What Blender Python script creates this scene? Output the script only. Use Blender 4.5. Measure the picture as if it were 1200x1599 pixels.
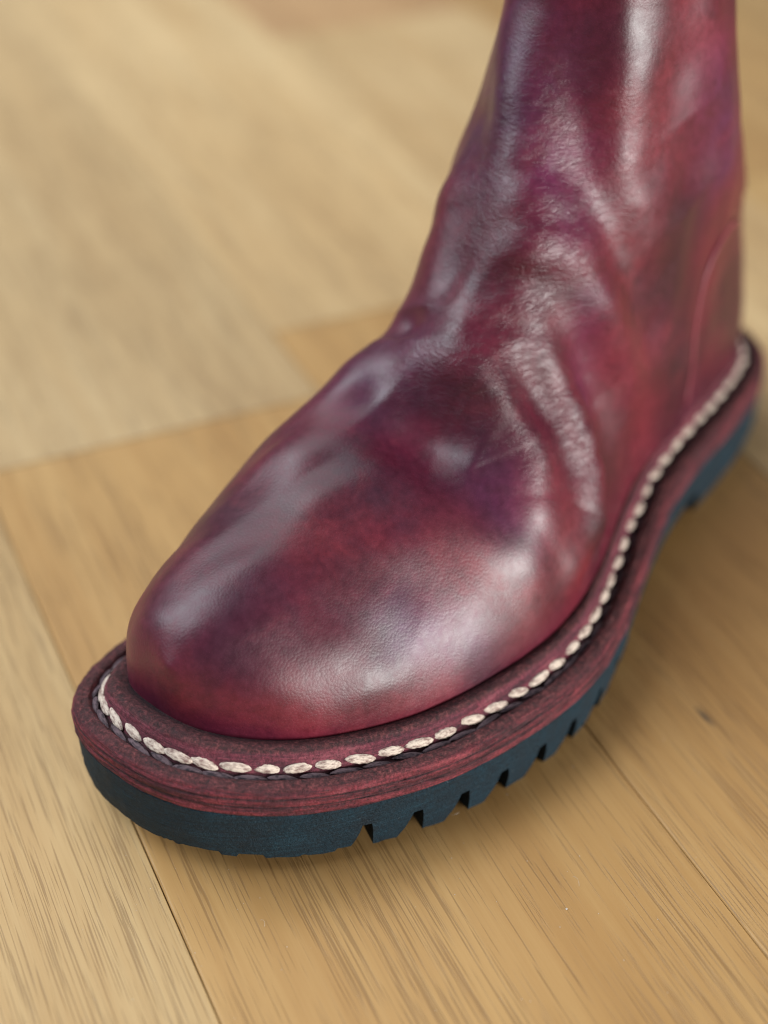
import bpy, math, random
import numpy as np
from mathutils import Vector, Matrix
random.seed(7); rng=np.random.default_rng(11)
scene=bpy.context.scene
for o in list(bpy.data.objects): bpy.data.objects.remove(o)
WORLD=.2; EXPOSURE=.08; SPEC=.45
LIGHTS=[('low_light_front',(1.9,-.85,.26),(0,.4,.14),1.8,.44,90,(1,.98,.95)),
 ('window_light_rear',(-.55,1.35,1.75),(0,.42,.05),1.9,1.3,17,(.95,.98,1)),
 ('window_light_side',(-1.3,.4,1.5),(0,.42,.05),1.6,1.5,47,(.86,.93,1))]
NTU,NVU=620,480
STITCH_S=[10+17.5*k for k in range(80)]; STITCH_YAW=.10
LINT=[(.0015,.2985,.005,1.2,1.2,.00004),(.018,.300,.003,.4,1.,.00003),(-.03,.262,.003,2.,.8,.00003),(.05,.275,.004,1.9,.5,.00003)]
CRUMBS=[(.0462,.268,.00028)]+[(random.uniform(-.08,.09),random.uniform(.235,.33),random.uniform(.00006,.00013)) for _ in range(70)]
# ---------------------------------------------------------------- camera
PITCH=math.atan(1824/2500)
cd=bpy.data.cameras.new('camera'); cam=bpy.data.objects.new('camera',cd); scene.collection.objects.link(cam)
cam.location=(0,0,.32); cam.rotation_euler=(math.pi/2-PITCH,0,0)
cd.sensor_fit='VERTICAL'; cd.sensor_height=36; cd.sensor_width=27; cd.lens=36*2500/1599
cd.clip_start=.01; cd.clip_end=60
cd.dof.use_dof=True; cd.dof.focus_distance=.408; cd.dof.aperture_fstop=4.3
scene.camera=cam
# ---------------------------------------------------------------- light: unseen area lights; the front one a low strip shaped to place highlights
w=bpy.data.worlds.new('World'); scene.world=w; w.use_nodes=True
bg=w.node_tree.nodes['Background']; bg.inputs[0].default_value=(.95,.97,1,1); bg.inputs[1].default_value=WORLD
def area(name,loc,target,sx,sy,power,col):
    l=bpy.data.lights.new(name,'AREA'); l.shape='RECTANGLE'; l.size=sx; l.size_y=sy; l.energy=power; l.color=col
    o=bpy.data.objects.new(name,l); scene.collection.objects.link(o); o.location=loc
    o.rotation_euler=(Vector(target)-Vector(loc)).to_track_quat('-Z','Y').to_euler(); return o
for L in LIGHTS: area(*L)
scene.view_settings.view_transform='Standard'; scene.view_settings.look='None'
scene.view_settings.exposure=EXPOSURE; scene.view_settings.gamma=1; scene.view_settings.use_curve_mapping=False
scene.render.engine='CYCLES'
scene.cycles.use_denoising=True; scene.cycles.pixel_filter_type='BLACKMAN_HARRIS'; scene.cycles.filter_width=1.05; scene.cycles.max_bounces=8
# ---------------------------------------------------------------- helpers
def mesh_obj(name,V,F,mat,parent=None,smooth=True):
    me=bpy.data.meshes.new(name); me.from_pydata([tuple(map(float,p)) for p in V],[],[tuple(map(int,f)) for f in F]); me.update()
    if smooth: me.polygons.foreach_set('use_smooth',np.ones(len(me.polygons),bool))
    if mat is not None:
        for m_ in (mat if isinstance(mat,(list,tuple)) else [mat]): me.materials.append(m_)
    o=bpy.data.objects.new(name,me); scene.collection.objects.link(o)
    if parent: o.parent=parent
    return o
def loc(P):
    """boot millimetres (u,v,z) -> metres in the boot's own frame"""
    P=np.asarray(P,float)/1000; Q=P.copy(); Q[...,1]*=-1; return Q
def quads(nr,nc,closed=True):
    i,j=np.meshgrid(np.arange(nr-1),np.arange(nc if closed else nc-1),indexing='ij'); j2=(j+1)%nc
    return np.stack([i*nc+j,i*nc+j2,(i+1)*nc+j2,(i+1)*nc+j],-1).reshape(-1,4)
def attr(o,name,vals):
    a=o.data.attributes.new(name,'FLOAT','POINT'); a.data.foreach_set('value',np.asarray(vals,np.float32).ravel())
def attrv(o,name,vals):
    a=o.data.attributes.new(name,'FLOAT_VECTOR','POINT'); a.data.foreach_set('vector',np.asarray(vals,np.float32).ravel())
class NT:
    def __init__(s,name):
        s.m=bpy.data.materials.new(name); s.m.use_nodes=True; s.t=s.m.node_tree; s.b=s.t.nodes['Principled BSDF']; s.out=s.t.nodes['Material Output']
    def n(s,typ,**kw):
        nd=s.t.nodes.new('ShaderNode'+typ)
        for k,v in kw.items():
            if k.startswith('i_'): nd.inputs[k[2:].replace('_',' ')].default_value=v
            else: setattr(nd,k,v)
        return nd
    def l(s,a,b): s.t.links.new(a,b)
    def inp(s,nd,key,val):
        if hasattr(val,'is_output'): s.l(val,nd.inputs[key])
        else: nd.inputs[key].default_value=val
    def math(s,op,a,b=0.,clamp=False):
        nd=s.n('Math',operation=op,use_clamp=clamp); s.inp(nd,0,a); s.inp(nd,1,b); return nd.outputs[0]
    def ramp(s,v,stops):
        nd=s.n('ValToRGB'); e=nd.color_ramp.elements
        while len(e)<len(stops): e.new(.5)
        for q,(p,c) in zip(e,stops): q.position=p; q.color=(*c,1) if len(c)==3 else c
        s.l(v,nd.inputs[0]); return nd.outputs[0]
    def rng(s,v,a,b,c=0.,d=1.):
        nd=s.n('MapRange',clamp=True); s.l(v,nd.inputs[0]); 
        for k,x in zip((1,2,3,4),(a,b,c,d)): nd.inputs[k].default_value=x
        return nd.outputs[0]
    def mix(s,f,a,b,mode='MIX'):
        nd=s.n('Mix',data_type='RGBA',blend_type=mode); s.inp(nd,0,f); s.inp(nd,6,a if hasattr(a,'is_output') else (*a,1)); s.inp(nd,7,b if hasattr(b,'is_output') else (*b,1)); return nd.outputs[2]
    def noise(s,vec,scale,detail=4,rough=.55,dist=0.):
        nd=s.n('TexNoise'); s.l(vec,nd.inputs['Vector']); nd.inputs['Scale'].default_value=scale; nd.inputs['Detail'].default_value=detail; nd.inputs['Roughness'].default_value=rough; nd.inputs['Distortion'].default_value=dist; return nd.outputs[0]
    def mapping(s,vec,sc=(1,1,1),lo=(0,0,0)):
        nd=s.n('Mapping'); s.l(vec,nd.inputs[0]); s.inp(nd,'Scale',sc); s.inp(nd,'Location',lo); return nd.outputs[0]
    def bump(s,h,strength,dist,prev=None):
        nd=s.n('Bump'); s.l(h,nd.inputs['Height']); nd.inputs['Strength'].default_value=strength; nd.inputs['Distance'].default_value=dist
        if prev is not None: s.l(prev,nd.inputs['Normal'])
        return nd.outputs[0]
    def fattr(s,name): return s.n('Attribute',attribute_name=name)
# ---------------------------------------------------------------- materials
def mat_leather():
    N=NT('burgundy_leather'); tc=N.n('TexCoord').outputs['Object']
    n1=N.noise(tc,26,3,.5,.6); n2=N.noise(N.mapping(tc,(1,1,1),(3,1,7)),60,5,.6,.4); n3=N.noise(N.mapping(tc,(1,1,1),(9,4,2)),17,2,.5,.3)
    fine=N.noise(tc,420,3,.6)
    base=N.ramp(n1,[(.28,(.021,.0032,.0092)),(.44,(.052,.0043,.0132)),(.58,(.085,.0062,.0176)),(.74,(.122,.0100,.0215))])
    pur=N.rng(n3,.52,.70); base=N.mix(N.math('MULTIPLY',pur,.22),base,(.080,.013,.042))
    red=N.rng(n2,.56,.74); base=N.mix(N.math('MULTIPLY',red,.30),base,(.18,.016,.027))
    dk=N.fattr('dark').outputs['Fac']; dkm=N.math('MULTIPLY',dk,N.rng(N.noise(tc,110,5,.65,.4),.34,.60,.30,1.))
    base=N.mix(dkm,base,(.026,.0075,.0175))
    brk=N.rng(N.noise(N.mapping(tc,(1,1,1),(2,6,3)),95,5,.65,.5),.32,.62,.25,1.)
    bl=N.math('MULTIPLY',N.fattr('violet').outputs['Fac'],brk); base=N.mix(bl,base,(.070,.016,.072))
    rd=N.math('MULTIPLY',N.fattr('red').outputs['Fac'],brk); base=N.mix(rd,base,(.215,.020,.029))
    base=N.mix(.35,base,N.ramp(fine,[(.3,(.45,.45,.45)),(.7,(1.4,1.4,1.4))]),'MULTIPLY')
    pv=N.n('TexVoronoi',feature='F1'); N.l(tc,pv.inputs['Vector']); pv.inputs['Scale'].default_value=900; base=N.mix(N.rng(pv.outputs['Distance'],.05,.22,.35,0.),base,(.02,.004,.01))
    N.l(base,N.b.inputs['Base Color'])
    # grain: small pebbled cells, pulled wider in places, and fine flex lines where the leather bends
    warp=N.n('TexNoise'); N.l(tc,warp.inputs['Vector']); warp.inputs['Scale'].default_value=300
    vv=N.n('VectorMath',operation='MULTIPLY_ADD'); N.l(warp.outputs['Color'],vv.inputs[0]); vv.inputs[1].default_value=(.0011,)*3; N.l(tc,vv.inputs[2])
    vo=N.n('TexVoronoi',feature='F1',distance='EUCLIDEAN'); N.l(vv.outputs[0],vo.inputs['Vector']); vo.inputs['Scale'].default_value=1400
    grain=N.math('POWER',vo.outputs['Distance'],1.5)
    gmask=N.math('ADD',N.rng(n2,.3,.7,.35,1.),N.math('MULTIPLY',N.fattr('flex').outputs['Fac'],.8))
    gb=N.math('MULTIPLY',N.math('MULTIPLY',grain,gmask),-1.)
    b1=N.bump(gb,.26,.00014)
    wr=N.noise(N.mapping(tc,(.55,.45,1.25)),400,5,.62,.8); wr2=N.noise(N.mapping(tc,(.5,.5,1.2),(5,2,1)),520,3,.6,.6)
    wv=N.math('ABSOLUTE',N.math('SUBTRACT',wr,.5)); wv=N.math('MULTIPLY',N.math('SQRT',N.rng(wv,0.,.16)),.7)
    flexw=N.math('MULTIPLY',N.math('ADD',wv,N.math('MULTIPLY',wr2,.5)),N.fattr('flex').outputs['Fac'])
    b2=N.bump(flexw,.55,.00026,b1)
    lump=N.noise(tc,75,3,.5); b3=N.bump(lump,.06,.0010,b2)
    N.l(b3,N.b.inputs['Normal'])
    rough=N.math('ADD',N.rng(n2,.3,.7,.34,.45),N.math('MULTIPLY',N.math('SUBTRACT',fine,.5),.16))
    N.l(rough,N.b.inputs['Roughness'])
    N.b.inputs['Specular IOR Level'].default_value=SPEC
    return N.m
def mat_lining():
    N=NT('lining_leather'); tc=N.n('TexCoord').outputs['Object']
    N.l(N.ramp(N.noise(tc,80,4),[(.3,(.05,.012,.018)),(.7,(.09,.02,.028))]),N.b.inputs['Base Color']); N.b.inputs['Roughness'].default_value=.7
    return N.m
def mat_edge(name,cols,suede):
    """worked leather edge; 'sp' = (arc length, profile length, 0) in metres"""
    N=NT(name); sp=N.fattr('sp').outputs['Vector']; tc=N.n('TexCoord').outputs['Object']
    streak=N.noise(N.mapping(sp,(75,1000,1)),1,5,.7,.8)
    broad=N.noise(N.mapping(sp,(45,260,1),(4,2,0)),1,4,.6,.6)
    nap=N.noise(tc,1000,4,.75); nap2=N.noise(tc,420,5,.7)
    top=N.fattr('top').outputs['Fac']
    side=N.ramp(N.math('ADD',N.math('MULTIPLY',streak,.5),N.math('MULTIPLY',broad,.5)),[(.36,cols[0]),(.46,cols[1]),(.54,cols[2]),(.66,cols[3])])
    su=N.ramp(N.math('ADD',N.math('MULTIPLY',nap2,.6),N.math('MULTIPLY',nap,.4)),[(.34,suede[0]),(.50,suede[1]),(.66,suede[2])])
    layer=N.fattr('layer').outputs['Fac']
    col=N.mix(top,side,su); col=N.mix(N.math('MULTIPLY',layer,N.rng(broad,.3,.6,.5,1.)),col,(.018,.008,.011))
    col=N.mix(.75,col,N.ramp(nap,[(.32,(.30,.30,.30)),(.50,(.95,.95,.95)),(.68,(1.8,1.75,1.75))]),'MULTIPLY')
    N.l(col,N.b.inputs['Base Color'])
    b=N.bump(N.math('ADD',N.math('MULTIPLY',streak,1.),N.math('MULTIPLY',nap2,.5)),.7,.0007); b=N.bump(nap,.8,.0006,b); N.l(b,N.b.inputs['Normal'])
    N.l(N.rng(nap2,.3,.7,.55,.85),N.b.inputs['Roughness']); N.b.inputs['Specular IOR Level'].default_value=.35
    return N.m
def mat_rubber():
    N=NT('teal_rubber'); sp=N.fattr('sp').outputs['Vector']; tc=N.n('TexCoord').outputs['Object']
    st=N.noise(N.mapping(sp,(45,1500,1)),1,5,.7,.5); bl=N.noise(tc,90,4,.6); pit=N.noise(tc,1300,3,.7)
    col=N.ramp(N.math('ADD',N.math('MULTIPLY',st,.6),N.math('MULTIPLY',bl,.4)),[(.35,(.0014,.0080,.0140)),(.52,(.0030,.0170,.0280)),(.68,(.0085,.033,.049))])
    col=N.mix(.7,col,N.ramp(N.noise(tc,1000,4,.75),[(.32,(.35,.35,.35)),(.5,(.95,.95,.95)),(.68,(1.8,1.7,1.65))]),'MULTIPLY'); dust=N.rng(N.noise(tc,700,2,.5),.71,.78); col=N.mix(N.math('MULTIPLY',dust,.35),col,(.11,.14,.15))
    N.l(col,N.b.inputs['Base Color'])
    b=N.bump(N.math('ADD',st,N.math('MULTIPLY',pit,1.)),.85,.0008); N.l(b,N.b.inputs['Normal'])
    N.l(N.rng(bl,.3,.7,.62,.85),N.b.inputs['Roughness']); N.b.inputs['Specular IOR Level'].default_value=.28
    return N.m
def mat_thread(name,c0,c1):
    N=NT(name); tc=N.n('TexCoord').outputs['Object']; oi=N.n('ObjectInfo')
    ad=N.n('VectorMath',operation='ADD'); N.l(tc,ad.inputs[0]); N.l(oi.outputs['Random'],ad.inputs[1])
    ns=N.noise(N.mapping(ad.outputs[0],(1,3,3)),420,4,.65)
    N.l(N.ramp(ns,[(.36,c0),(.56,c1)]),N.b.inputs['Base Color'])
    fib=N.noise(N.mapping(ad.outputs[0],(.7,4,4)),900,3,.6); N.l(N.bump(fib,.7,.0004),N.b.inputs['Normal'])
    N.b.inputs['Roughness'].default_value=.75; N.b.inputs['Specular IOR Level'].default_value=.3
    return N.m
def mat_oak():
    N=NT('oak_floorboard'); tc=N.n('TexCoord').outputs['Object']; oi=N.n('ObjectInfo')
    off=N.n('VectorMath',operation='MULTIPLY_ADD'); N.l(oi.outputs['Random'],off.inputs[0]); off.inputs[1].default_value=(7,13,3); N.l(tc,off.inputs[2]); p=off.outputs[0]
    ring_=N.noise(N.mapping(p,(1.6,26,26)),1,5,.6,1.2)
    fibre=N.noise(N.mapping(p,(14,1500,1500)),1,4,.7,.1)
    fib2=N.noise(N.mapping(p,(9,240,240),(3,1,6)),1,4,.6,.4)
    cloud=N.noise(N.mapping(p,(3.0,9,9)),1,3,.5,.3)
    pore=N.noise(N.mapping(p,(34,2100,2100),(5,3,1)),1,2,.5,.12)
    zone=N.rng(N.noise(N.mapping(p,(5,50,50),(1,8,2)),1,3,.5,.6),.36,.60)
    pm=N.rng(N.math('ADD',pore,N.math('MULTIPLY',zone,.10)),.615,.69)
    wide=N.noise(N.mapping(p,(9,1000,1000),(2,9,4)),1,3,.55,.2); wm=N.math('MULTIPLY',N.rng(wide,.57,.70),zone)
    v=N.math('ADD',N.math('MULTIPLY',ring_,.36),N.math('ADD',N.math('MULTIPLY',fib2,.22),N.math('ADD',N.math('MULTIPLY',fibre,.11),N.math('MULTIPLY',cloud,.30))))
    col=N.ramp(v,[(.30,(.322,.177,.063)),(.47,(.406,.241,.093)),(.57,(.460,.290,.121)),(.72,(.522,.353,.165))])
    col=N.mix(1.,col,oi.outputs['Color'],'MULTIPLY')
    col=N.mix(N.math('MULTIPLY',pm,.42),col,(.12,.058,.022)); col=N.mix(N.math('MULTIPLY',wm,.20),col,(.17,.088,.036))
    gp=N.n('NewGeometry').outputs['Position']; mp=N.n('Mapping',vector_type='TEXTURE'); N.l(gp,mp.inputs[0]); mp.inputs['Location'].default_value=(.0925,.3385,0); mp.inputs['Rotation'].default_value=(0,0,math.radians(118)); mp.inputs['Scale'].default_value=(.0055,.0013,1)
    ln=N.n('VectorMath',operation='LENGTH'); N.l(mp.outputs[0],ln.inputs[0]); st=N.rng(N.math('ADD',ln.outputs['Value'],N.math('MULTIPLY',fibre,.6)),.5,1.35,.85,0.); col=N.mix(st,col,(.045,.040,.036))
    N.l(col,N.b.inputs['Base Color'])
    b=N.bump(N.math('SUBTRACT',N.math('MULTIPLY',fibre,.35),pm),.45,.00028); N.l(b,N.b.inputs['Normal'])
    N.l(N.rng(cloud,.3,.7,.40,.54),N.b.inputs['Roughness']); N.b.inputs['Specular IOR Level'].default_value=.32
    return N.m
def mat_plain(name,col,rough):
    N=NT(name); tc=N.n('TexCoord').outputs['Object']; ns=N.noise(tc,900,3)
    N.l(N.mix(.4,(*col,),N.ramp(ns,[(.3,tuple(c*.6 for c in col)),(.7,tuple(min(1,c*1.3) for c in col))])),N.b.inputs['Base Color']); N.b.inputs['Roughness'].default_value=rough
    return N.m
M=dict(leather=mat_leather(),seam=mat_plain('seam_edge_leather',(.16,.024,.038),.5),lining=mat_lining(),  # seam colour lightened to paint in the look of a lit edge
 edge=mat_edge('midsole_leather',[(.026,.006,.009),(.062,.010,.016),(.125,.017,.025),(.22,.040,.050)],[(.018,.006,.007),(.062,.015,.017),(.145,.042,.042)]),
 welt=mat_edge('welt_leather',[(.036,.009,.015),(.085,.016,.028),(.14,.028,.043),(.22,.06,.075)],[(.016,.006,.007),(.056,.014,.017),(.125,.036,.037)]),
 rubber=mat_rubber(),white=mat_thread('white_thread',(.22,.14,.12),(.62,.52,.43)),
 dark=mat_thread('dark_thread',(.016,.012,.017),(.12,.08,.09)),
 oak=mat_oak(),sub=mat_plain('subfloor_dark',(.05,.035,.025),.9),lint=mat_plain('lint_white',(.5,.47,.42),.9))
# ---------------------------------------------------------------- floor: oak boards
DV=np.array([-.411230,.911532]); NV_=np.array([.911532,.411230])      # along the boards, across the boards
fl=mesh_obj('floor',[(-3.2,-2.4,-.016),(3.2,-2.4,-.016),(3.2,3.8,-.016),(-3.2,3.8,-.016)],[(0,1,2,3)],M['sub'],smooth=False); fl['kind']='structure'
def plank(c0,c1,a0,a1,tint,stain=None):
    """one board: across c0..c1, along a0..a1 (metres), top at z=0 with a fine eased edge"""
    g=.00012; e=.0006; c0+=g; c1-=g; a0+=g; a1-=g; ca,cc=(a0+a1)/2,(c0+c1)/2; L,Wd=(a1-a0)/2,(c1-c0)/2
    V=[];F=[]
    for ins_,z in ((0,-.0152),(0,-e),(e*.3,-e*.3),(e,0.)):
        V+=[(-L+ins_,-Wd+ins_,z),(L-ins_,-Wd+ins_,z),(L-ins_,Wd-ins_,z),(-L+ins_,Wd-ins_,z)]
    for k in range(3):
        for j in range(4): F.append((k*4+j,k*4+(j+1)%4,k*4+4+(j+1)%4,k*4+4+j))
    F.append((12,13,14,15))
    o=mesh_obj('plank',V,F,M['oak'],fl,smooth=False)
    p=DV*ca-NV_*0+NV_*cc; o.location=(p[0],p[1],0); o.rotation_euler=(0,0,math.atan2(DV[1],DV[0])); o.color=(*tint,1)
    return o
SE=[.0611,.1900,.3112]
for k in range(1,9): SE=[SE[0]-.1255]+SE+[SE[-1]+.1255]
JOINT={8:[(-2.2,-1.0),(-1.0,.478),(.478,1.65),(1.65,2.7)],9:[(-2.2,-.75),(-.75,.529),(.529,1.75),(1.75,2.7)],10:[(-2.2,-.35),(-.35,.845),(.845,2.0),(2.0,2.7)]}
TINT={(7,1):(1.10,1.18,1.32),(8,1):(1.0,.94,.84),(8,2):(1.16,1.33,1.70),(9,1):(1.01,.95,.86),(9,2):(1.24,1.40,1.74),(10,1):(1.16,1.29,1.58),(10,2):(1.04,1.02,1.22)}  # board tones; far boards also carry pale reflected haze in their colour
for k in range(len(SE)-1):
    js=JOINT.get(k)
    if js is None:
        st=-2.2+random.uniform(-.9,-.1); js=[]
        while st<2.7:
            ln=random.uniform(1.05,1.35); js.append((max(st,-2.2),min(st+ln,2.7))); st+=ln
        if k==7: js=[(-2.2,-.9),(-.9,1.3),(1.3,2.7)]
    for q,(a0,a1) in enumerate(js):
        if a1-a0<.02: continue
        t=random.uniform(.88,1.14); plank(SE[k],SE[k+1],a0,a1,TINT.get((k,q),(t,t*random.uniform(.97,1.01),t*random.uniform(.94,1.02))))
# ---------------------------------------------------------------- boot geometry (millimetres: u toe->heel, v to the outer side, z up)
def smooth_closed(P, n):
    """closed periodic cubic (Catmull-Rom, centripetal-ish) resampled to n even arc-length points"""
    P=np.asarray(P,float); m=len(P); out=[]
    for i in range(m):
        p0,p1,p2,p3=P[i-1],P[i],P[(i+1)%m],P[(i+2)%m]
        t=np.linspace(0,1,40,endpoint=False)[:,None]
        d1=np.linalg.norm(p1-p0)**.5; d2=np.linalg.norm(p2-p1)**.5; d3=np.linalg.norm(p3-p2)**.5
        m1=(p1-p0)/d1-(p2-p0)/(d1+d2)+(p2-p1)/d2; m2=(p2-p1)/d2-(p3-p1)/(d2+d3)+(p3-p2)/d3
        m1=m1*d2; m2=m2*d2
        out.append((2*t**3-3*t**2+1)*p1+(t**3-2*t**2+t)*m1+(-2*t**3+3*t**2)*p2+(t**3-t**2)*m2)
    Q=np.concatenate(out)
    return resample(Q,n)
def resample(Q,n):
    D=np.linalg.norm(np.roll(Q,-1,0)-Q,axis=1); S=np.concatenate([[0],np.cumsum(D)]); L=S[-1]
    QQ=np.vstack([Q,Q[:1]]); s=np.arange(n)/n*L
    return np.stack([np.interp(s,S,QQ[:,k]) for k in range(2)],1)
def blur_closed(A,k):
    for _ in range(k): A=.25*np.roll(A,1,0)+.5*A+.25*np.roll(A,-1,0)
    return A
# plan outline of the rubber sole, starting at the heel back, running along the outer (visible) side to the toe
OUT=[(306,1),(303.5,16.5),(294,30),(277,37.5),(252,39.7),(225,39.5),(200,40),(178,43.5),(158,48),(140,52.5),(122,55.5),(106,56),(88,53),(70,47.5),(53,40.5),(38,31.5),(21,19),(9,5),(2.5,-10),(3,-24),(6.5,-39.5),(14.5,-51.5),(33,-59),(58,-60),(84,-60),(110,-54),(140,-46),(175,-38.5),(210,-36),(240,-36),(271,-34),(294,-26.5),(304.5,-14.5)]
NS=1400
out=smooth_closed(OUT,NS)
out=resample(blur_closed(out,300),NS)
def normals(C):
    t=np.roll(C,-1,0)-np.roll(C,1,0); t/=np.linalg.norm(t,axis=1)[:,None]
    n=np.stack([t[:,1],-t[:,0]],1)
    # outward
    c=C.mean(0)
    if ((C-c)*n).sum()<0: n=-n
    return n
nrm=normals(out); nrm=blur_closed(nrm,60); nrm/=np.linalg.norm(nrm,axis=1)[:,None]
arc=np.concatenate([[0],np.cumsum(np.linalg.norm(np.roll(out,-1,0)-out,axis=1))])  # mm
def spring(u): return 10*np.clip((70-u)/70,0,1.2)**2
def zbound(u): # top of the rubber
    return 17+spring(u)*1.0 + 3.6*np.clip((u-150)/80,0,1)**2*(3-2*np.clip((u-150)/80,0,1))
def ring(d,dz,zb=None):
    """ring at inward offset d (mm) and height dz over the rubber top"""
    P=out-nrm*np.asarray(d).reshape(-1,1) if np.ndim(d) else out-nrm*d
    z=zbound(out[:,0])+dz
    return np.column_stack([P,z])
# --- foot / shaft implicit
_d=14.2-3.2*np.exp(-((out[:,0]-160)/38)**2)*(out[:,1]>0)+2.0*np.exp(-((out[:,0]-5)/16)**2)-2.6*np.exp(-((out[:,0]-308)/30)**2)
_d=blur_closed(_d,80)
ins=out-nrm*_d[:,None]
_u=ins[:,0].min()+(ins[:,0].max()-ins[:,0].min())*(.5-.5*np.cos(np.linspace(0,np.pi,900)))
def side_extents():
    S=resample(ins,6000); i0=int(np.argmin(S[:,0])); i1=int(np.argmax(S[:,0])); S=np.roll(S,-i1,0); k=(i0-i1)%6000
    A=S[:k+1]; B=S[k:]; A=A[np.argsort(A[:,0])]; B=B[np.argsort(B[:,0])]
    x=np.interp(_u,A[:,0],A[:,1]); y=np.interp(_u,B[:,0],B[:,1])
    return np.minimum(x,y),np.maximum(x,y)
_lo,_hi=side_extents()
U0,U1=_u[0],_u[-1]
def cub(x,X,Y):
    """smooth monotone-ish interpolation"""
    X=np.asarray(X,float);Y=np.asarray(Y,float)
    h=np.diff(X); d=np.diff(Y)/h
    m=np.zeros_like(Y); m[1:-1]=(d[:-1]*h[1:]+d[1:]*h[:-1])/(h[:-1]+h[1:]); m[0]=d[0]; m[-1]=d[-1]
    x=np.clip(x,X[0],X[-1]); i=np.clip(np.searchsorted(X,x)-1,0,len(X)-2)
    t=(x-X[i])/h[i]
    return (2*t**3-3*t**2+1)*Y[i]+(t**3-2*t**2+t)*h[i]*m[i]+(-2*t**3+3*t**2)*Y[i+1]+(t**3-t**2)*h[i]*m[i+1]
# crown height of the foot above the feather line
CU=[0,18,24,32,44,60,80,100,120,140,165,200,240,290]
CT=[5,20,29,35.5,41,46,52.5,61,69.5,75,78,74,56,40]
RID=[(0,-20),(30,-20),(60,-20),(100,-18),(140,-11),(200,-2),(300,0)]
def foot(u,v,z):
    uc=np.clip(u,U0,U1)
    lo=np.interp(uc,_u,_lo); hi=np.interp(uc,_u,_hi)
    zf=zbound(u)+11.5
    T=cub(u,CU,CT)
    rv=np.interp(u,[a for a,b in RID],[b for a,b in RID])
    b=(z-zf)/T
    bb=np.clip(b,0,1.3)
    # crown leans towards the ridge line with height
    c=(lo+hi)/2; hw=np.maximum((hi-lo)/2,1.0)
    c=c+(rv-c)*np.minimum(bb,1.1)*.7
    a=(v-c)/hw
    bulge=1+.07*np.sin(np.clip(bb,0,1)*np.pi)       # leather swells over the welt
    a=a/bulge
    ba=np.abs(b)
    k=np.clip((a+.5),0,1); k=k*k*(3-2*k)                 # fuller on the inner side, a longer slope on the outer
    p=2.6-.25*k; q=2.0-.58*k
    r=(np.abs(a)**p+ba**q)**(2/(p+q))
    low=(np.abs(a)**6+np.clip(-b*T/9,0,9)**6)**(1/6)
    r=np.where(b<0,np.maximum(low,np.abs(a)),r)
    ends=np.maximum(U0-u,u-(U1-16))
    s=np.minimum(hw*1.0,T)
    return np.maximum((r-1)*np.minimum(s,30.),ends)
SZ=[20,40,60,80,100,120,150,180,215,260]
SC=[237.5,237,234.5,229.2,220.5,213.5,213,214,215,215]      # centre u
SA=[55.5,56,57.5,61,65.5,58,44,39,39,41]                 # half depth along u
SB=[25,25.5,27,30,33.5,36,33,26.8,26,28]       # half width
SV=[0,0,0,-1,-2,-2,-1,0,0,0]
def shaft(u,v,z):
    c=cub(z,SZ,SC);a=cub(z,SZ,SA);b=cub(z,SZ,SB);cv=cub(z,SZ,SV)
    r=(np.abs((u-c)/a)**2.2+np.abs((v-cv)/b)**2.2)**(1/2.2)
    return np.maximum((r-1)*32., 24-z)
def smin(a,b,k):
    h=np.clip(.5+.5*(b-a)/k,0,1); return b*(1-h)+a*h-k*h*(1-h)
def body(u,v,z): return smin(foot(u,v,z),shaft(u,v,z),26.)
ZTOP=245.
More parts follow.
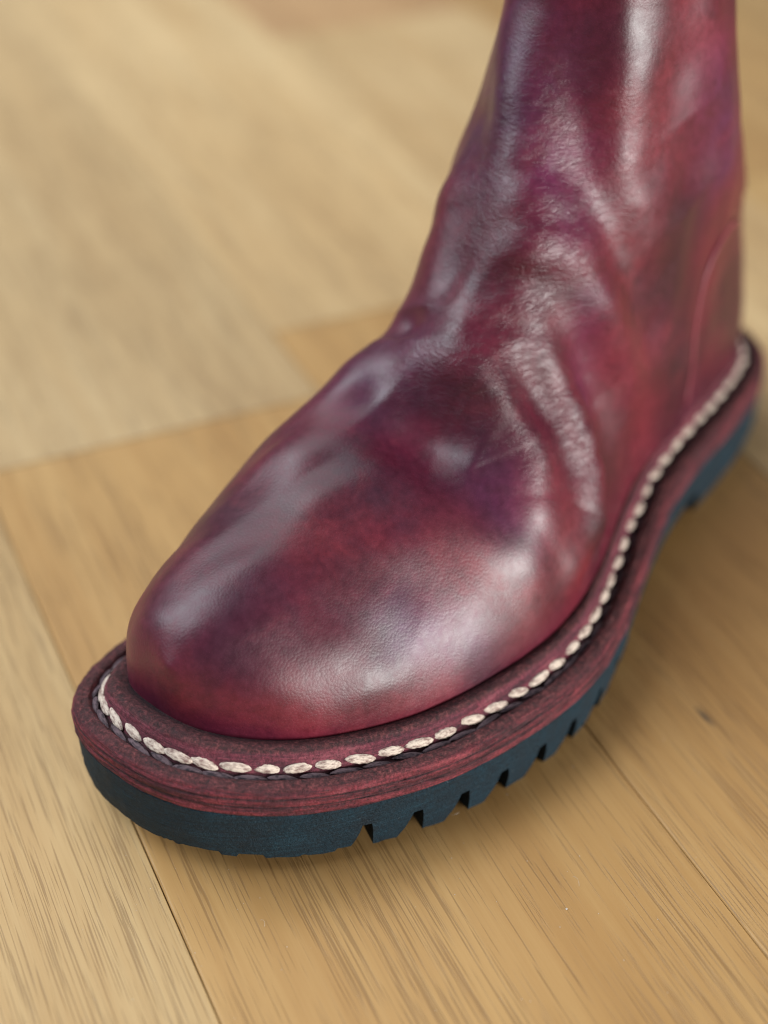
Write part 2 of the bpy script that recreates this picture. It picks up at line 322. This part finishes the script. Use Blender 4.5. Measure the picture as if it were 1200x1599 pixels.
def upper_grid(NT=520,NV=460):
    """rays from a bent spine; returns vertices NTxNVx3, and ray info"""
    # section planes: a cap round the toe, upright planes, then planes turning about a pivot in front of the instep, then level ones
    t=np.linspace(0,1,NT); PU,PZ=70.,188.
    al=np.radians(np.interp(t,[.27,.90],[0,90])); rho=cub(np.degrees(al),[0,22,45,68,90],[142,152,160,150,141])
    cu=np.where(t<.27,np.interp(t,[0,.2,.27],[52,52,PU]),PU+rho*np.sin(al)); cz=np.where(t<.27,np.interp(t,[0,.2,.27],[38,38,PZ-142]),PZ-rho*np.cos(al))
    cz=np.where(t>.90,PZ+(t-.90)/.10*(ZTOP-PZ),cz)
    ang=np.pi/2+al
    phi=np.radians(np.interp(t,[0,.2],[90,0]))
    th=np.linspace(0,2*np.pi,NV,endpoint=False)
    e1=np.stack([np.cos(ang),0*ang,np.sin(ang)],1)      # 'front'
    e2=np.array([0,1.,0])
    fw=np.array([-np.cos(np.radians(38)),-.30,-np.sin(np.radians(38))]); fw/=np.linalg.norm(fw)
    D=np.cos(phi)[:,None,None]*(np.cos(th)[None,:,None]*e1[:,None,:]+np.sin(th)[None,:,None]*e2)+np.sin(phi)[:,None,None]*fw
    D/=np.linalg.norm(D,axis=2,keepdims=True)
    C=np.stack([cu,np.interp(cu,[52,200],[-7,0]),cz],1)[:,None,:]
    def F(s,C,D):
        P=C+D*s[...,None]; return body(P[...,0],P[...,1],P[...,2])
    # coarse march to the first exit, then a bisection on the full grid
    k1=np.linspace(0,NT-1,130).round().astype(int); k2=np.linspace(0,NV-1,110).round().astype(int)
    Cc=C[k1]; Dc=D[np.ix_(k1,k2)]; rc=np.full(Dc.shape[:2],190.); fnd=np.zeros(Dc.shape[:2],bool)
    for s in np.arange(3,190,3.):
        ex=(F(np.full(Dc.shape[:2],s),Cc,Dc)>0)&~fnd; rc[ex]=s-1.5; fnd|=ex
    tmp=np.stack([np.interp(np.arange(NT),k1,rc[:,j]) for j in range(110)],1)
    r=np.stack([np.interp(np.arange(NV),k2,tmp[i]) for i in range(NT)],0)
    lo=np.maximum(r-9,1); hi=r+9
    for _ in range(13):
        mid=(lo+hi)/2; f=F(mid,C,D)
        hi=np.where(f>0,mid,hi); lo=np.where(f>0,lo,mid)
    V=C+D*((lo+hi)/2)[...,None]
    return V
# where folds, dye and painted-shade patches, flex wrinkles and lugs lie on the boot (boot millimetres)
FOLDS=[(-12.5, 9.5, [[105.2, -14.1, 91.7], [103.3, -2.2, 89.7], [105.0, 8.8, 84.6], [109.6, 17.0, 79.6]]), (7, 10, [[119.3, -5.4, 100.0], [124.0, 12.0, 91.7], [125.3, 23.5, 77.3], [118.7, 29.7, 66.2]]), (-5.5, 6.5, [[132.5, 11.0, 101.1], [133.1, 17.4, 89.6], [134.8, 23.0, 80.1], [133.3, 27.7, 71.9]]), (5.5, 6.5, [[137.9, 13.8, 102.5], [143.4, 21.0, 88.6], [146.4, 27.1, 73.4], [145.4, 32.3, 60.7], [139.2, 36.7, 49.6], [125.0, 39.6, 42.8]]), (-4.5, 7, [[147.8, 16.4, 110.1], [154.8, 23.0, 92.4], [160.3, 27.3, 73.0], [159.9, 31.9, 55.0]]), (4, 9, [[148.8, 10.6, 122.8], [156.3, 20.3, 112.2], [167.8, 25.7, 94.6], [182.5, 28.6, 68.5]]), (6, 7.5, [[179.9, -16.2, 174.8], [169.0, -7.8, 155.0], [157.7, -1.9, 138.6], [146.4, 6.8, 123.3]]), (-4.5, 6.5, [[175.2, 5.9, 181.0], [170.0, 9.2, 156.0], [165.7, 17.2, 137.2], [169.1, 25.4, 116.5], [185.4, 28.5, 85.5]]), (2.2, 16, [[182.3, 17.4, 179.2], [176.7, 21.3, 148.1]]), (-3, 8, [[198.9, 25.8, 175.6], [187.0, 28.2, 144.3], [178.5, 28.3, 127.0]]), (-5, 11, [[200.8, 31.6, 146.1], [207.2, 33.9, 119.2]]), (1.9, 8, [[84.3, -33.0, 78.9], [76.4, -17.1, 79.7]]), (-0.8, 9, [[68.1, 23.6, 51.0], [79.5, 32.5, 41.9]]), (1.2, 18, [[95.1, 34.4, 48.3], [114.5, 35.5, 53.8]]), (-1.2, 3, [[152.8, -6.0, 132.6], [159.5, 2.7, 140.5], [161.3, 11.4, 138.1]]), (-1.2, 3, [[144.9, -2.5, 124.5], [152.0, 7.8, 129.5], [159.1, 16.9, 128.4]]), (-1.3, 3, [[132.1, 0.6, 109.9], [140.8, 6.4, 116.2], [147.8, 14.5, 114.6]]), (-0.7, 2, [[125.1, 0.8, 103.2], [134.1, 8.2, 106.4], [141.1, 16.0, 101.8]]), (-0.6, 2, [[114.5, 0.5, 94.8], [118.1, 9.9, 90.3], [118.7, 17.6, 82.8]]), (-0.6, 1.6, [[143.2, 22.1, 85.0], [158.9, 25.3, 81.5]]), (-0.6, 1.6, [[142.3, 26.2, 75.2], [160.5, 27.7, 71.3]]), (-0.6, 1.6, [[139.2, 30.6, 66.2], [157.8, 31.0, 59.8]]), (-2.5, 5, [[146.9, -12.9, 124.4], [134.1, -9.7, 112.1], [122.2, -8.2, 102.2]]), (-6.5, 8, [[131.9, -20.7, 105.2], [122.6, -20.5, 99.1]]), (-1.0, 8, [[71.3, -32.5, 75.0], [66.9, -21.8, 76.4]]), (2.2, 8, [[161.6, -23.1, 131.4], [150.9, -19.3, 124.3]]), (-1.2, 7, [[172.9, -19.3, 150.9], [167.2, -20.4, 140.7]])]
DARK=[(0.8, 11, [[79.6, -5.5, 79.9], [80.6, 3.8, 76.3]]), (0.8, 8, [[100.3, 8.6, 82.3], [107.8, 15.1, 80.6]]), (0.5, 9, [[106.3, -7.0, 92.1], [104.8, 4.8, 87.2]]), (0.4, 7, [[24.2, -7.9, 54.9], [27.7, -2.8, 54.1]]), (0.55, 11, [[75.2, 18.6, 61.5], [62.6, 12.8, 61.3]]), (0.5, 14, [[62.6, 3.6, 69.0], [47.4, -0.3, 66.0]]), (0.4, 10, [[82.3, -31.9, 78.8], [70.6, -18.4, 77.8]]), (0.55, 14, [[163.6, -17.2, 139.6], [136.9, -11.7, 114.3]]), (0.45, 9, [[195.8, 32.0, 136.7], [208.8, 33.7, 116.3]]), (0.4, 7, [[100.2, 27.1, 63.0], [108.2, 26.1, 68.1]]), (0.3, 14, [[35.0, -29.6, 66.7], [45.0, -24.3, 70.8]])]  # dye patches, plus shade painted into the instep hollow and shaft flank
VIOLET=[(0.6, 7, [[64.4, 21.0, 52.4], [79.3, 31.3, 44.6]]), (0.5, 9, [[163.0, 8.5, 142.7], [159.6, 15.1, 131.8]]), (0.5, 10, [[211.9, 31.4, 154.4], [224.5, 33.3, 130.3]]), (0.45, 5, [[157.6, 22.1, 105.4], [156.0, 26.1, 77.2]]), (0.4, 8, [[109.9, 25.2, 70.1], [107.6, 29.7, 62.5]]), (0.4, 14, [[175.5, -13.1, 167.6], [167.5, -12.0, 148.9]]), (0.3, 9, [[116.7, -15.9, 97.3], [108.8, -21.2, 92.4]])]
RED=[(0.4, 9, [[63.2, -3.8, 73.4], [67.5, 4.6, 70.4]]), (0.4, 10, [[88.5, 26.3, 58.8], [101.7, 36.9, 45.8]]), (0.3, 14, [[166.9, 25.5, 93.3], [183.9, 30.3, 44.7]]), (0.35, 6, [[18.8, -19.0, 47.2], [28.1, 3.2, 41.6], [45.5, 18.8, 35.4], [68.7, 30.9, 34.1]]), (0.35, 12, [[205.8, 28.5, 167.6], [189.6, 28.6, 147.3]]), (0.4, 9, [[118.0, 31.0, 63.7], [121.9, 40.2, 40.5]]), (0.3, 12, [[168.7, 20.9, 134.8], [171.0, 26.3, 112.3]])]
FLEX=[(1.0, 20, [[162.3, -0.9, 144.4], [145.6, 12.1, 115.8]]), (1.0, 13, [[117.7, -1.8, 98.0], [128.2, 13.8, 92.3], [136.4, 26.4, 74.4]]), (1.0, 8, [[148.5, 23.3, 84.3], [144.2, 35.4, 51.9]]), (0.35, 9, [[96.3, 2.2, 84.5], [108.6, 17.8, 78.3]])]
SEAM=[[253.5, 28.6, 93.3], [232.8, 31.1, 95.2], [223.2, 31.1, 88.1], [221.2, 30.8, 77.4], [221.6, 30.7, 64.2], [224.3, 30.6, 49.2], [223.8, 30.5, 39.4]]
LUGS=[(363.3, 386.7, 16.0, (4.4, 0.8), 'lug', 0.25), (391.9, 415.4, 16.0, (4.4, 0.8), 'lug', 0.25), (420.6, 446.4, 16.0, (4.4, 0.8), 'lug', 0.25), (451.6, 473.4, 16.0, (4.4, 0.8), 'lug', 0.25), (478.6, 502.4, 16.0, (4.4, 0.8), 'lug', 0.25), (507.6, 529.4, 16.0, (4.4, 0.8), 'lug', 0.25), (534.6, 558.4, 16.0, (4.4, 0.8), 'lug', 0.25), (563.6, 587.4, 16.0, (4.4, 0.8), 'lug', 0.25), (592.6, 847.4, 15.0, (3.4, 3.4), 'toe_lug', 1.5), (852.6, 876.4, 16.0, (0.8, 4.4), 'lug', 0.25), (881.6, 905.4, 16.0, (0.8, 4.4), 'lug', 0.25), (910.6, 932.4, 16.0, (0.8, 4.4), 'lug', 0.25), (937.6, 961.4, 16.0, (0.8, 4.4), 'lug', 0.25), (966.6, 988.4, 16.0, (0.8, 4.4), 'lug', 0.25), (993.6, 1019.4, 16.0, (0.8, 4.4), 'lug', 0.25), (1024.6, 1048.1, 16.0, (0.8, 4.4), 'lug', 0.25), (1053.3, 1076.7, 16.0, (0.8, 4.4), 'lug', 0.25), (-204.88, 208, 14.0, (0.6, 0.6), 'heel_lug', 0.35)]
HEEL_U=224
BOOT_O=(-0.04753,0.27188); BOOT_AX=(0.540758,0.841178)
# ---------------------------------------------------------------- the boot
boot=bpy.data.objects.new('ankle_boot',None); scene.collection.objects.link(boot); boot.empty_display_size=.05
boot.location=(BOOT_O[0],BOOT_O[1],0); boot.rotation_euler=(0,0,math.atan2(BOOT_AX[1],BOOT_AX[0]))
boot['label']='burgundy leather ankle boot with white welt stitching and dark teal lugged sole'; boot['category']='boot'
# --- upper
GV=upper_grid(NTU,NVU)
def grid_normals(V):
    du=np.roll(V,-1,1)-np.roll(V,1,1); dt=np.gradient(V,axis=0); n=np.cross(du,dt); n/=np.linalg.norm(n,axis=2,keepdims=True)+1e-9
    return n
GN=grid_normals(GV)
cen=np.array([190.,0,60.])
if (GN[NTU//3,:,:]*(GV[NTU//3]-GV[NTU//3].mean(0))).sum()<0: GN=-GN
def blurg(A,k):
    for _ in range(k):
        A=.25*np.roll(A,1,1)+.5*A+.25*np.roll(A,-1,1)
        B=A.copy(); B[1:-1]=.25*A[:-2]+.5*A[1:-1]+.25*A[2:]; A=B
    return A
P3=GV.reshape(-1,3)
def seg_field(P,pts,sig,taper=True):
    """gaussian falloff round a 3D polyline, fading towards both ends"""
    pts=np.asarray(pts,float); best=np.full(len(P),1e9); tt=np.zeros(len(P)); 
    L=np.linalg.norm(np.diff(pts,axis=0),axis=1); S=np.concatenate([[0],np.cumsum(L)])
    bb0=pts.min(0)-4*sig; bb1=pts.max(0)+4*sig; m=np.all((P>bb0)&(P<bb1),axis=1); Q=P[m]
    bst=np.full(len(Q),1e9); ts=np.zeros(len(Q))
    for i in range(len(pts)-1):
        a,b=pts[i],pts[i+1]; d=b-a; t=np.clip(((Q-a)@d)/(d@d+1e-9),0,1); dd=((Q-(a+t[:,None]*d))**2).sum(1)
        c=dd<bst; bst[c]=dd[c]; ts[c]=S[i]+t[c]*L[i]
    g=np.exp(-bst/(2*sig*sig))
    if taper and S[-1]>0:
        x=ts/S[-1]; g=g*(.5+.5*np.sin(np.pi*x))
    out_=np.zeros(len(P)); out_[m]=g; return out_
disp=np.zeros(len(P3))
for amp,sig,pts in FOLDS+[(1.8,7,[(108,-27,98),(122,-30,92)])]: disp+=amp*seg_field(P3,pts,sig)
GN=blurg(GN,14); GN/=np.linalg.norm(GN,axis=2,keepdims=True)+1e-9
# gentle unevenness of hand-lasted leather
def vnoise(P,sc,seed):
    r=np.random.default_rng(seed); out_=np.zeros(len(P))
    for _ in range(9):
        k=r.normal(size=3)*sc; out_+=np.sin(P@k+r.uniform(0,6.28))
    return out_/3
zrel=P3[:,2]-zbound(P3[:,0])
fade=np.clip((zrel-12)/12,0,1)
disp+=(.28*vnoise(P3,.11,3)+.16*vnoise(P3,.22,4))*fade
disp=blurg(disp.reshape(GV.shape[:2]),3).ravel()
sea=np.array(sorted(SEAM,key=lambda q:q[2])); us=np.interp(P3[:,2],sea[:,2],sea[:,0]); ztop_s=sea[-1,2]
hp=1/(1+np.exp(-np.clip((P3[:,0]-us-.0)/.45,-30,30)))*np.clip((ztop_s+1.5-P3[:,2])/2.5,0,1)*(P3[:,0]>195)
disp=(disp-.7*hp).reshape(GV.shape[:2])
UV_=GV+GN*disp[...,None]
flat=UV_.reshape(-1,3)
fq=quads(NTU,NVU)
keep=(zrel[fq].max(1)>9.0)
def fieldsum(L,P): 
    o=np.zeros(len(P))
    for amp,sig,pts in L: o=np.maximum(o,amp*seg_field(P,pts,sig,False))
    return o
# shell with thickness at the open top: outer skin + lining
top=UV_[-1]; cenT=top.mean(0)
def inset(ringp,mm,dz):
    d=ringp-cenT; d[:,2]=0; d/=np.linalg.norm(d,axis=1)[:,None]; r=ringp-d*mm; r[:,2]+=dz; return r
extra=[inset(top.copy(),.8,1.2),inset(top.copy(),2.4,1.2),inset(top.copy(),3.2,-.2)]
allv=np.concatenate([flat]+extra); nb=NTU*NVU
rim=quads(4,NVU)+(NTU-1)*NVU
used=np.unique(np.concatenate([fq[keep].ravel(),rim.ravel()])); remap=np.full(len(allv),-1); remap[used]=np.arange(len(used))
faces=np.concatenate([fq[keep],rim]); faces=remap[faces]
# outward winding
a,b,c_=allv[used][faces[0][0]],allv[used][faces[0][1]],allv[used][faces[0][2]]
LV=loc(allv[used])
upper=mesh_obj('upper',LV,faces,M['leather'],boot)
me=upper.data
mid=faces[len(faces)//2]; pc=me.polygons[len(faces)//2].normal; gi=used[mid[0]]; gn=GN.reshape(-1,3)[gi]*np.array([1,-1,1])
if np.dot(np.array(pc),gn)<0: me.flip_normals()
AV=allv[used]
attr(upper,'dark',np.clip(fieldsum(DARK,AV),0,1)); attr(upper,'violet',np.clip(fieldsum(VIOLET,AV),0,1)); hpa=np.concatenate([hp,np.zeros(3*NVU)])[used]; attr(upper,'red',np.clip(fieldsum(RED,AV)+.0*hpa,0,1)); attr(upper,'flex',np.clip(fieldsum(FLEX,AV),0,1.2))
# lining: inside of the shaft
LI=[]
for k in range(12):
    i=NTU-1-int(k*NTU*.02); r=UV_[i]; ce=r.mean(0); d=r-ce; LI.append(ce+d*(1-3.4/np.linalg.norm(d,axis=1).mean())-np.array([0,0,.2 if k==0 else 0]))
LI=np.array(LI); lin=mesh_obj('lining',loc(LI.reshape(-1,3)),quads(12,NVU)[:,::-1],M['lining'],upper)
# back seam: the raised edge where the heel panel meets the quarter
def nearest_on_upper(p):
    d=((flat-p)**2).sum(1); k=np.argmin(d); return flat[k],GN.reshape(-1,3)[k]
def tube(name,pts,rad,mat,parent,ns=8,flatten=1.,twist=0):
    pts=np.asarray(pts,float); t=np.gradient(pts,axis=0); t/=np.linalg.norm(t,axis=1)[:,None]
    V=[]
    for i,p in enumerate(pts):
        _,n=nearest_on_upper(p); b=np.cross(t[i],n); b/=np.linalg.norm(b); n=np.cross(b,t[i])
        r=rad*(min(1,.2+min(i,len(pts)-1-i)*.3))
        for j in range(ns):
            an=2*np.pi*j/ns; V.append(p+b*r*np.cos(an)+n*r*flatten*np.sin(an))
    return mesh_obj(name,loc(V),quads(len(pts),ns),mat,parent)
def on_curve(pts,n,off=0.):
    pts=np.asarray(pts,float); L=np.concatenate([[0],np.cumsum(np.linalg.norm(np.diff(pts,axis=0),axis=1))]); s=np.linspace(0,L[-1],n)
    Q=np.stack([cub(s,L,pts[:,k]) for k in range(3)],1); R=[]
    for q in Q:
        p,nn=nearest_on_upper(q); R.append(p+nn*off)
    R=np.array(R)
    for _ in range(6): R[1:-1]=.25*R[:-2]+.5*R[1:-1]+.25*R[2:]
    return R
o=tube('heel_seam',on_curve(SEAM,70,.3),1.1,M['seam'],upper,10,.5)
for nm,vv_ in (('dark',0),('violet',0),('red',.5),('flex',0)): attr(o,nm,np.full(len(o.data.vertices),float(vv_)))
# --- swept rings round the sole
def sweep(name,prof,mat,parent,top=None,layers=(),jit=0.,step=1,cap=None):
    """prof: (inward offset, height over the rubber top) from bottom/outside to inside; one continuous ring"""
    prof=np.asarray(prof,float); idx=np.arange(0,NS,step); n=len(idx)
    pl=np.concatenate([[0],np.cumsum(np.linalg.norm(np.diff(prof,axis=0),axis=1))])
    V=[];S=[];T=[];LY=[]
    ph=arc[:-1][idx]
    for k,(d,dz) in enumerate(prof):
        j=jit*(vnoise(np.column_stack([ph*.9,np.full(n,k*5.),0*ph]),.35,k+20)+.6*vnoise(np.column_stack([ph*2.3,np.full(n,k*9.),0*ph]),.5,k+50))
        R=ring(d,dz)[idx]; R[:,:2]+=nrm[idx]*(j*.5)[:,None]; R[:,2]+=j*.35
        V.append(R); S.append(np.column_stack([ph/1000,np.full(n,pl[k]/1000),0*ph])); T.append(np.full(n,(top(d,dz) if top else 0.)))
        LY.append(np.full(n,max([math.exp(-((dz-c)/w_)**2) if lo<=d<=hi else 0 for c,w_,lo,hi in layers] or [0])))
    V=np.array(V).reshape(-1,3); F=quads(len(prof),n)
    o=mesh_obj(name,loc(V),F,mat,parent); attrv(o,'sp',np.array(S).reshape(-1,3)); attr(o,'top',np.array(T).ravel()); attr(o,'layer',np.array(LY).ravel())
    fix_out(o); return o
def fix_out(o):
    import bmesh
    bm=bmesh.new(); bm.from_mesh(o.data); bmesh.ops.recalc_face_normals(bm,faces=bm.faces); bm.to_mesh(o.data); bm.free()
def dense(prof,n=3):
    P=np.asarray(prof,float); out_=[]
    for a_,b_ in zip(P[:-1],P[1:]): out_+= [a_+(b_-a_)*t for t in np.linspace(0,1,n,endpoint=False)]
    return out_+[P[-1]]
sm=lambda x,a,b: float(np.clip((x-a)/(b-a),0,1))
MID=[(9,-.6),(1.2,-.5),(.1,.1),(-.2,.9),(-.35,2.0),(-.2,2.9),(.0,3.2),(-.2,3.6),(-.4,4.6),(-.3,5.5),(-.05,5.9),(-.1,6.4),(.15,7.1),(.7,7.9),(1.6,8.4),(2.8,8.7),(3.9,8.7),(4.4,8.4),(4.8,7.7),(5.3,7.1),(6.4,6.8),(9.5,6.8)]
midsole=sweep('midsole',dense(MID,2),M['edge'],boot,lambda d,z: sm(z,7.6,8.5) if d<4.6 else .0,[(3.2,.30,-2,1),(5.9,.25,-2,1),(6.9,.8,4.6,12),(0.,.35,-2,1)],.34)
WEL=[(6.6,6.6),(7.1,7.3),(7.7,8.5),(8.3,9.6),(8.8,10.8),(9.3,12.0),(9.9,12.9),(10.8,13.4),(11.9,13.4),(13.0,13.1),(14.2,12.5),(15.6,11.6),(18.5,10.0)]
welt=sweep('welt',dense(WEL,2),M['welt'],boot,lambda d,z: sm(z,12.0,13.0) if d<13.2 else 1.,[(6.9,.6,5,8),(11.6,1.0,13.4,19)],.22)
# --- rubber outsole: slab, then lugs
def zlow(u): return spring(u)            # underside of the tread
def slabring(d,f):
    R=ring(d,0); zb=zbound(out[:,0]); zs=zlow(out[:,0])+SLAB; R[:,2]=zs+(zb-zs)*f; return R
def rub_jit(R,amp,seed):
    ph=arc[:-1]; j=amp*vnoise(np.column_stack([ph*1.3,ph*0+seed,0*ph]),.5,seed); R=R.copy(); R[:,:2]+=nrm*j[:,None]; return R
SLAB=9.3
prof=[(14,0),(.5,0),(.42,.10),(.35,.2),(.3,.35),(.2,.7),(.15,.93),(.5,1.0),(10,1.0)]
VV=[];SS=[]
for k,(d,f) in enumerate(prof):
    R=rub_jit(slabring(d,f),.10,70+k) if (d<5 and f>.15) else slabring(d,f)
    if k==0 : R=slabring(14,0)
    VV.append(R); SS.append(np.column_stack([arc[:-1]/1000,R[:,2]/1000,0*arc[:-1]]))
VV=np.array(VV); nvv=VV.reshape(-1,3); F=list(map(tuple,quads(len(prof),NS)))
F.append(tuple(range(NS))); F.append(tuple(range((len(prof)-1)*NS,len(prof)*NS))[::-1])
outsole=mesh_obj('outsole',loc(nvv),F,M['rubber'],boot); attrv(outsole,'sp',np.array(SS).reshape(-1,3)); fix_out(outsole); outsole.data.set_sharp_from_angle(angle=math.radians(38))
for p in outsole.data.polygons:
    if len(p.vertices)>4: p.use_smooth=False
def lug(i0,i1,depth=17.,foot_trim=(1.2,1.2),name='lug',zb_=0.,rag=0.):
    """block of tread under the slab between outline samples i0..i1; walls lean in towards the ground"""
    n=max(8,int((i1-i0)/2)); 
    lev=[(0,.0),(0,.25),(0,.55),(0,.85),(0,1.0)]
    V=[];S=[]
    for lv,(_,f) in enumerate(lev):
        tr=f*1.0
        s=np.linspace(i0+foot_trim[0]*tr*2.0,i1-foot_trim[1]*tr*2.0,n)
        i=np.mod(s,NS); ii=np.floor(i).astype(int); fr=(i-ii)[:,None]; jj=(ii+1)%NS
        Pn=out[ii]*(1-fr)+out[jj]*fr; nn=nrm[ii]*(1-fr)+nrm[jj]*fr
        ac=(s/NS)*arc[-1]
        jt=.12*vnoise(np.column_stack([ac*1.3,ac*0+lv*4.,ac*0]),.5,90)
        zs=zlow(Pn[:,0]); z=zs+SLAB*(1-f)+zb_*f
        if f==1.0 and rag: z=z+rag*np.clip(1.6*np.tanh(2.5*vnoise(np.column_stack([ac*.9,ac*0,ac*0]),.3,33))+.35*vnoise(np.column_stack([ac*5.0,ac*0,ac*0]),.5,34)-.5,0,1.3)
        o_=Pn-nn*(1.6*f**1.5+(.5 if f==0 else .3)-jt*(0 if f==0 else 1))[:,None]
        V.append(np.column_stack([o_,z])); S.append(np.column_stack([ac/1000,z/1000,0*ac]))
    # inner edge (bottom then top)
    c=Pn-nn*depth; 
    c=Pn.mean(0)*.18+c*.82
    V.append(np.column_stack([c,zlow(c[:,0])+zb_])); S.append(S[-1]); V.append(np.column_stack([c,zlow(c[:,0])+SLAB+.3])); S.append(S[-1])
    nr=len(V); V=np.array(V); F=list(map(tuple,quads(nr,n,False)))
    # end caps: rows share first/last column
    F.append(tuple(r*n for r in range(nr))); F.append(tuple(r*n+n-1 for r in range(nr))[::-1])
    o=mesh_obj(name,loc(V.reshape(-1,3)),F,M['rubber'],outsole); attrv(o,'sp',np.array(S).reshape(-1,3)); fix_out(o); o.data.set_sharp_from_angle(angle=math.radians(38)); return o
for a0,a1,dp,tr,nm,rag in LUGS: lug(a0,a1,dp,tr,nm,0.,rag)
# middle tread under the ball and the heel (rests on the floor, hidden behind the edge lugs)
def plate(name,u0,u1,inset_,zt):
    idx=[i for i in range(0,NS,6) if u0<=out[i,0]<=u1]; pts=out[idx]-nrm[idx]*inset_
    n=len(pts); lo_=np.column_stack([pts,zlow(pts[:,0])+.05]); hi_=np.column_stack([pts,zlow(pts[:,0])+zt])
    o=mesh_obj(name,loc(np.concatenate([lo_,hi_])),[tuple(q) for q in quads(2,n)]+[tuple(range(n)),tuple(range(n,2*n))[::-1]],M['rubber'],outsole,smooth=False)
    attrv(o,'sp',loc(np.concatenate([lo_,hi_]))); fix_out(o); return o
plate('heel_block',HEEL_U,310,1.9,SLAB+.4)
# --- stitches, one by one
def capsule(name,L,wd,ht,mat,twist,seed,nl=17,nr_=12):
    r=np.random.default_rng(seed); V=[]
    ph=r.uniform(0,6.28)
    for i in range(nl):
        x=-1+2*i/(nl-1); e=max(.03,(1-abs(x)**2.5))**.62
        bend=ht*.55*(1-x*x)
        for j in range(nr_):
            a_=2*np.pi*j/nr_; k=1+.13*np.abs(np.cos(1.5*(a_-twist*x*2)+ph))+r.normal(0,.03)
            V.append((x*L/2,np.cos(a_)*wd/2*e*k,np.sin(a_)*ht/2*e*k+bend-ht*.35))
    V=np.array(V)/1000
    me=bpy.data.meshes.new(name); F=[tuple(q) for q in quads(nl,nr_)]+[tuple(range(nr_))[::-1],tuple(range((nl-1)*nr_,nl*nr_))]
    me.from_pydata([tuple(v) for v in V],[],F); me.polygons.foreach_set('use_smooth',np.ones(len(me.polygons),bool)); me.materials.append(mat); me.update(); return me
WS=[capsule('stitch',8.2,2.3,.9,M['white'],2.2,s) for s in range(6)]
DS=[capsule('under_thread',9.0,1.6,1.0,M['dark'],1.1,s+30) for s in range(4)]
def place(me,s,d,dz,roll,yaw,sc):
    i=int(s)%NS; fr=s-int(s); j=(i+1)%NS
    R=ring(d,dz); p=R[i]*(1-fr)+R[j]*fr; t=ring(d,dz)[(i+3)%NS]-ring(d,dz)[i-3]; t/=np.linalg.norm(t)
    n=np.array([*nrm[i],0.]); up=np.cross(n,t); 
    if up[2]<0: up=-up
    up=up*math.cos(roll)+n*math.sin(roll)         # lean outwards, lying on the sloping wall of the welt
    sd=np.cross(up,t); sd/=np.linalg.norm(sd); t2=t*math.cos(yaw)+sd*math.sin(yaw); sd=np.cross(up,t2)
    f=lambda q: np.array([q[0],-q[1],q[2]])
    t2,sd,up=f(t2)*sc,f(sd),f(up); 
    if np.dot(np.cross(t2,sd),up)<0: sd=-sd
    o=bpy.data.objects.new(me.name.split('.')[0],me); scene.collection.objects.link(o); o.parent=welt
    Mx=Matrix(((t2[0],sd[0],up[0],p[0]/1000),(t2[1],sd[1],up[1],-p[1]/1000),(t2[2],sd[2],up[2],p[2]/1000),(0,0,0,1)))
    o.matrix_local=Mx; return o
for k,s in enumerate(STITCH_S):
    place(WS[k%6],s+random.gauss(0,.5),7.75+random.gauss(0,.14),9.0+random.gauss(0,.08),math.radians(48)+random.gauss(0,.05),STITCH_YAW+random.gauss(0,.08),random.uniform(.90,1.06))
for k,s in enumerate(STITCH_S):
    s2=s+.5*(STITCH_S[1]-STITCH_S[0]) if k==0 else (s+STITCH_S[k-1])/2
    place(DS[k%4],s2,5.9+random.gauss(0,.12),7.4+random.gauss(0,.06),math.radians(20),STITCH_YAW*1.2+random.gauss(0,.08),random.uniform(.9,1.05))
# ---------------------------------------------------------------- lint and crumbs on the floor and the boot
def fibre(pts,rad):
    pts=np.asarray(pts,float); n=len(pts); V=[];F=[]
    t=np.gradient(pts,axis=0); t/=np.linalg.norm(t,axis=1)[:,None]
    for i in range(n):
        b=np.cross(t[i],(.3,.2,1)); b/=np.linalg.norm(b); c=np.cross(b,t[i])
        for j in range(4): a_=j*np.pi/2; V.append(pts[i]+rad*(b*np.cos(a_)+c*np.sin(a_)))
    return np.array(V),quads(n,4)
VL=[];FL=[];nv=0
for (x,y,ln,a_,cv,rad) in LINT:
    s=np.linspace(-.5,.5,12); an=a_+cv*s*2; px=x+np.cumsum(np.cos(an))*ln/12; py=y+np.cumsum(np.sin(an))*ln/12
    v,f=fibre(np.column_stack([px,py,.00025+.0006*np.sin((s+.5)*np.pi)]),rad); VL.append(v); FL.append(f+nv); nv+=len(v)
for (x,y,r_) in CRUMBS:
    q=np.random.default_rng(int(abs(x*1e5))); v=[]
    for i in range(5):
        for j in range(7):
            la=-np.pi/2+np.pi*i/4; lo_=2*np.pi*j/7; k=r_*(1+q.uniform(-.3,.3)); v.append((x+k*np.cos(la)*np.cos(lo_),y+k*np.cos(la)*np.sin(lo_),r_*.6+k*.7*np.sin(la)))
    VL.append(np.array(v)); FL.append(quads(5,7)+nv); nv+=35
lt=mesh_obj('lint',np.concatenate(VL),np.concatenate(FL),M['lint']); lt['kind']='stuff'; lt['label']='tiny pale lint fibres and crumbs scattered on the oak floorboards'; lt['category']='lint'
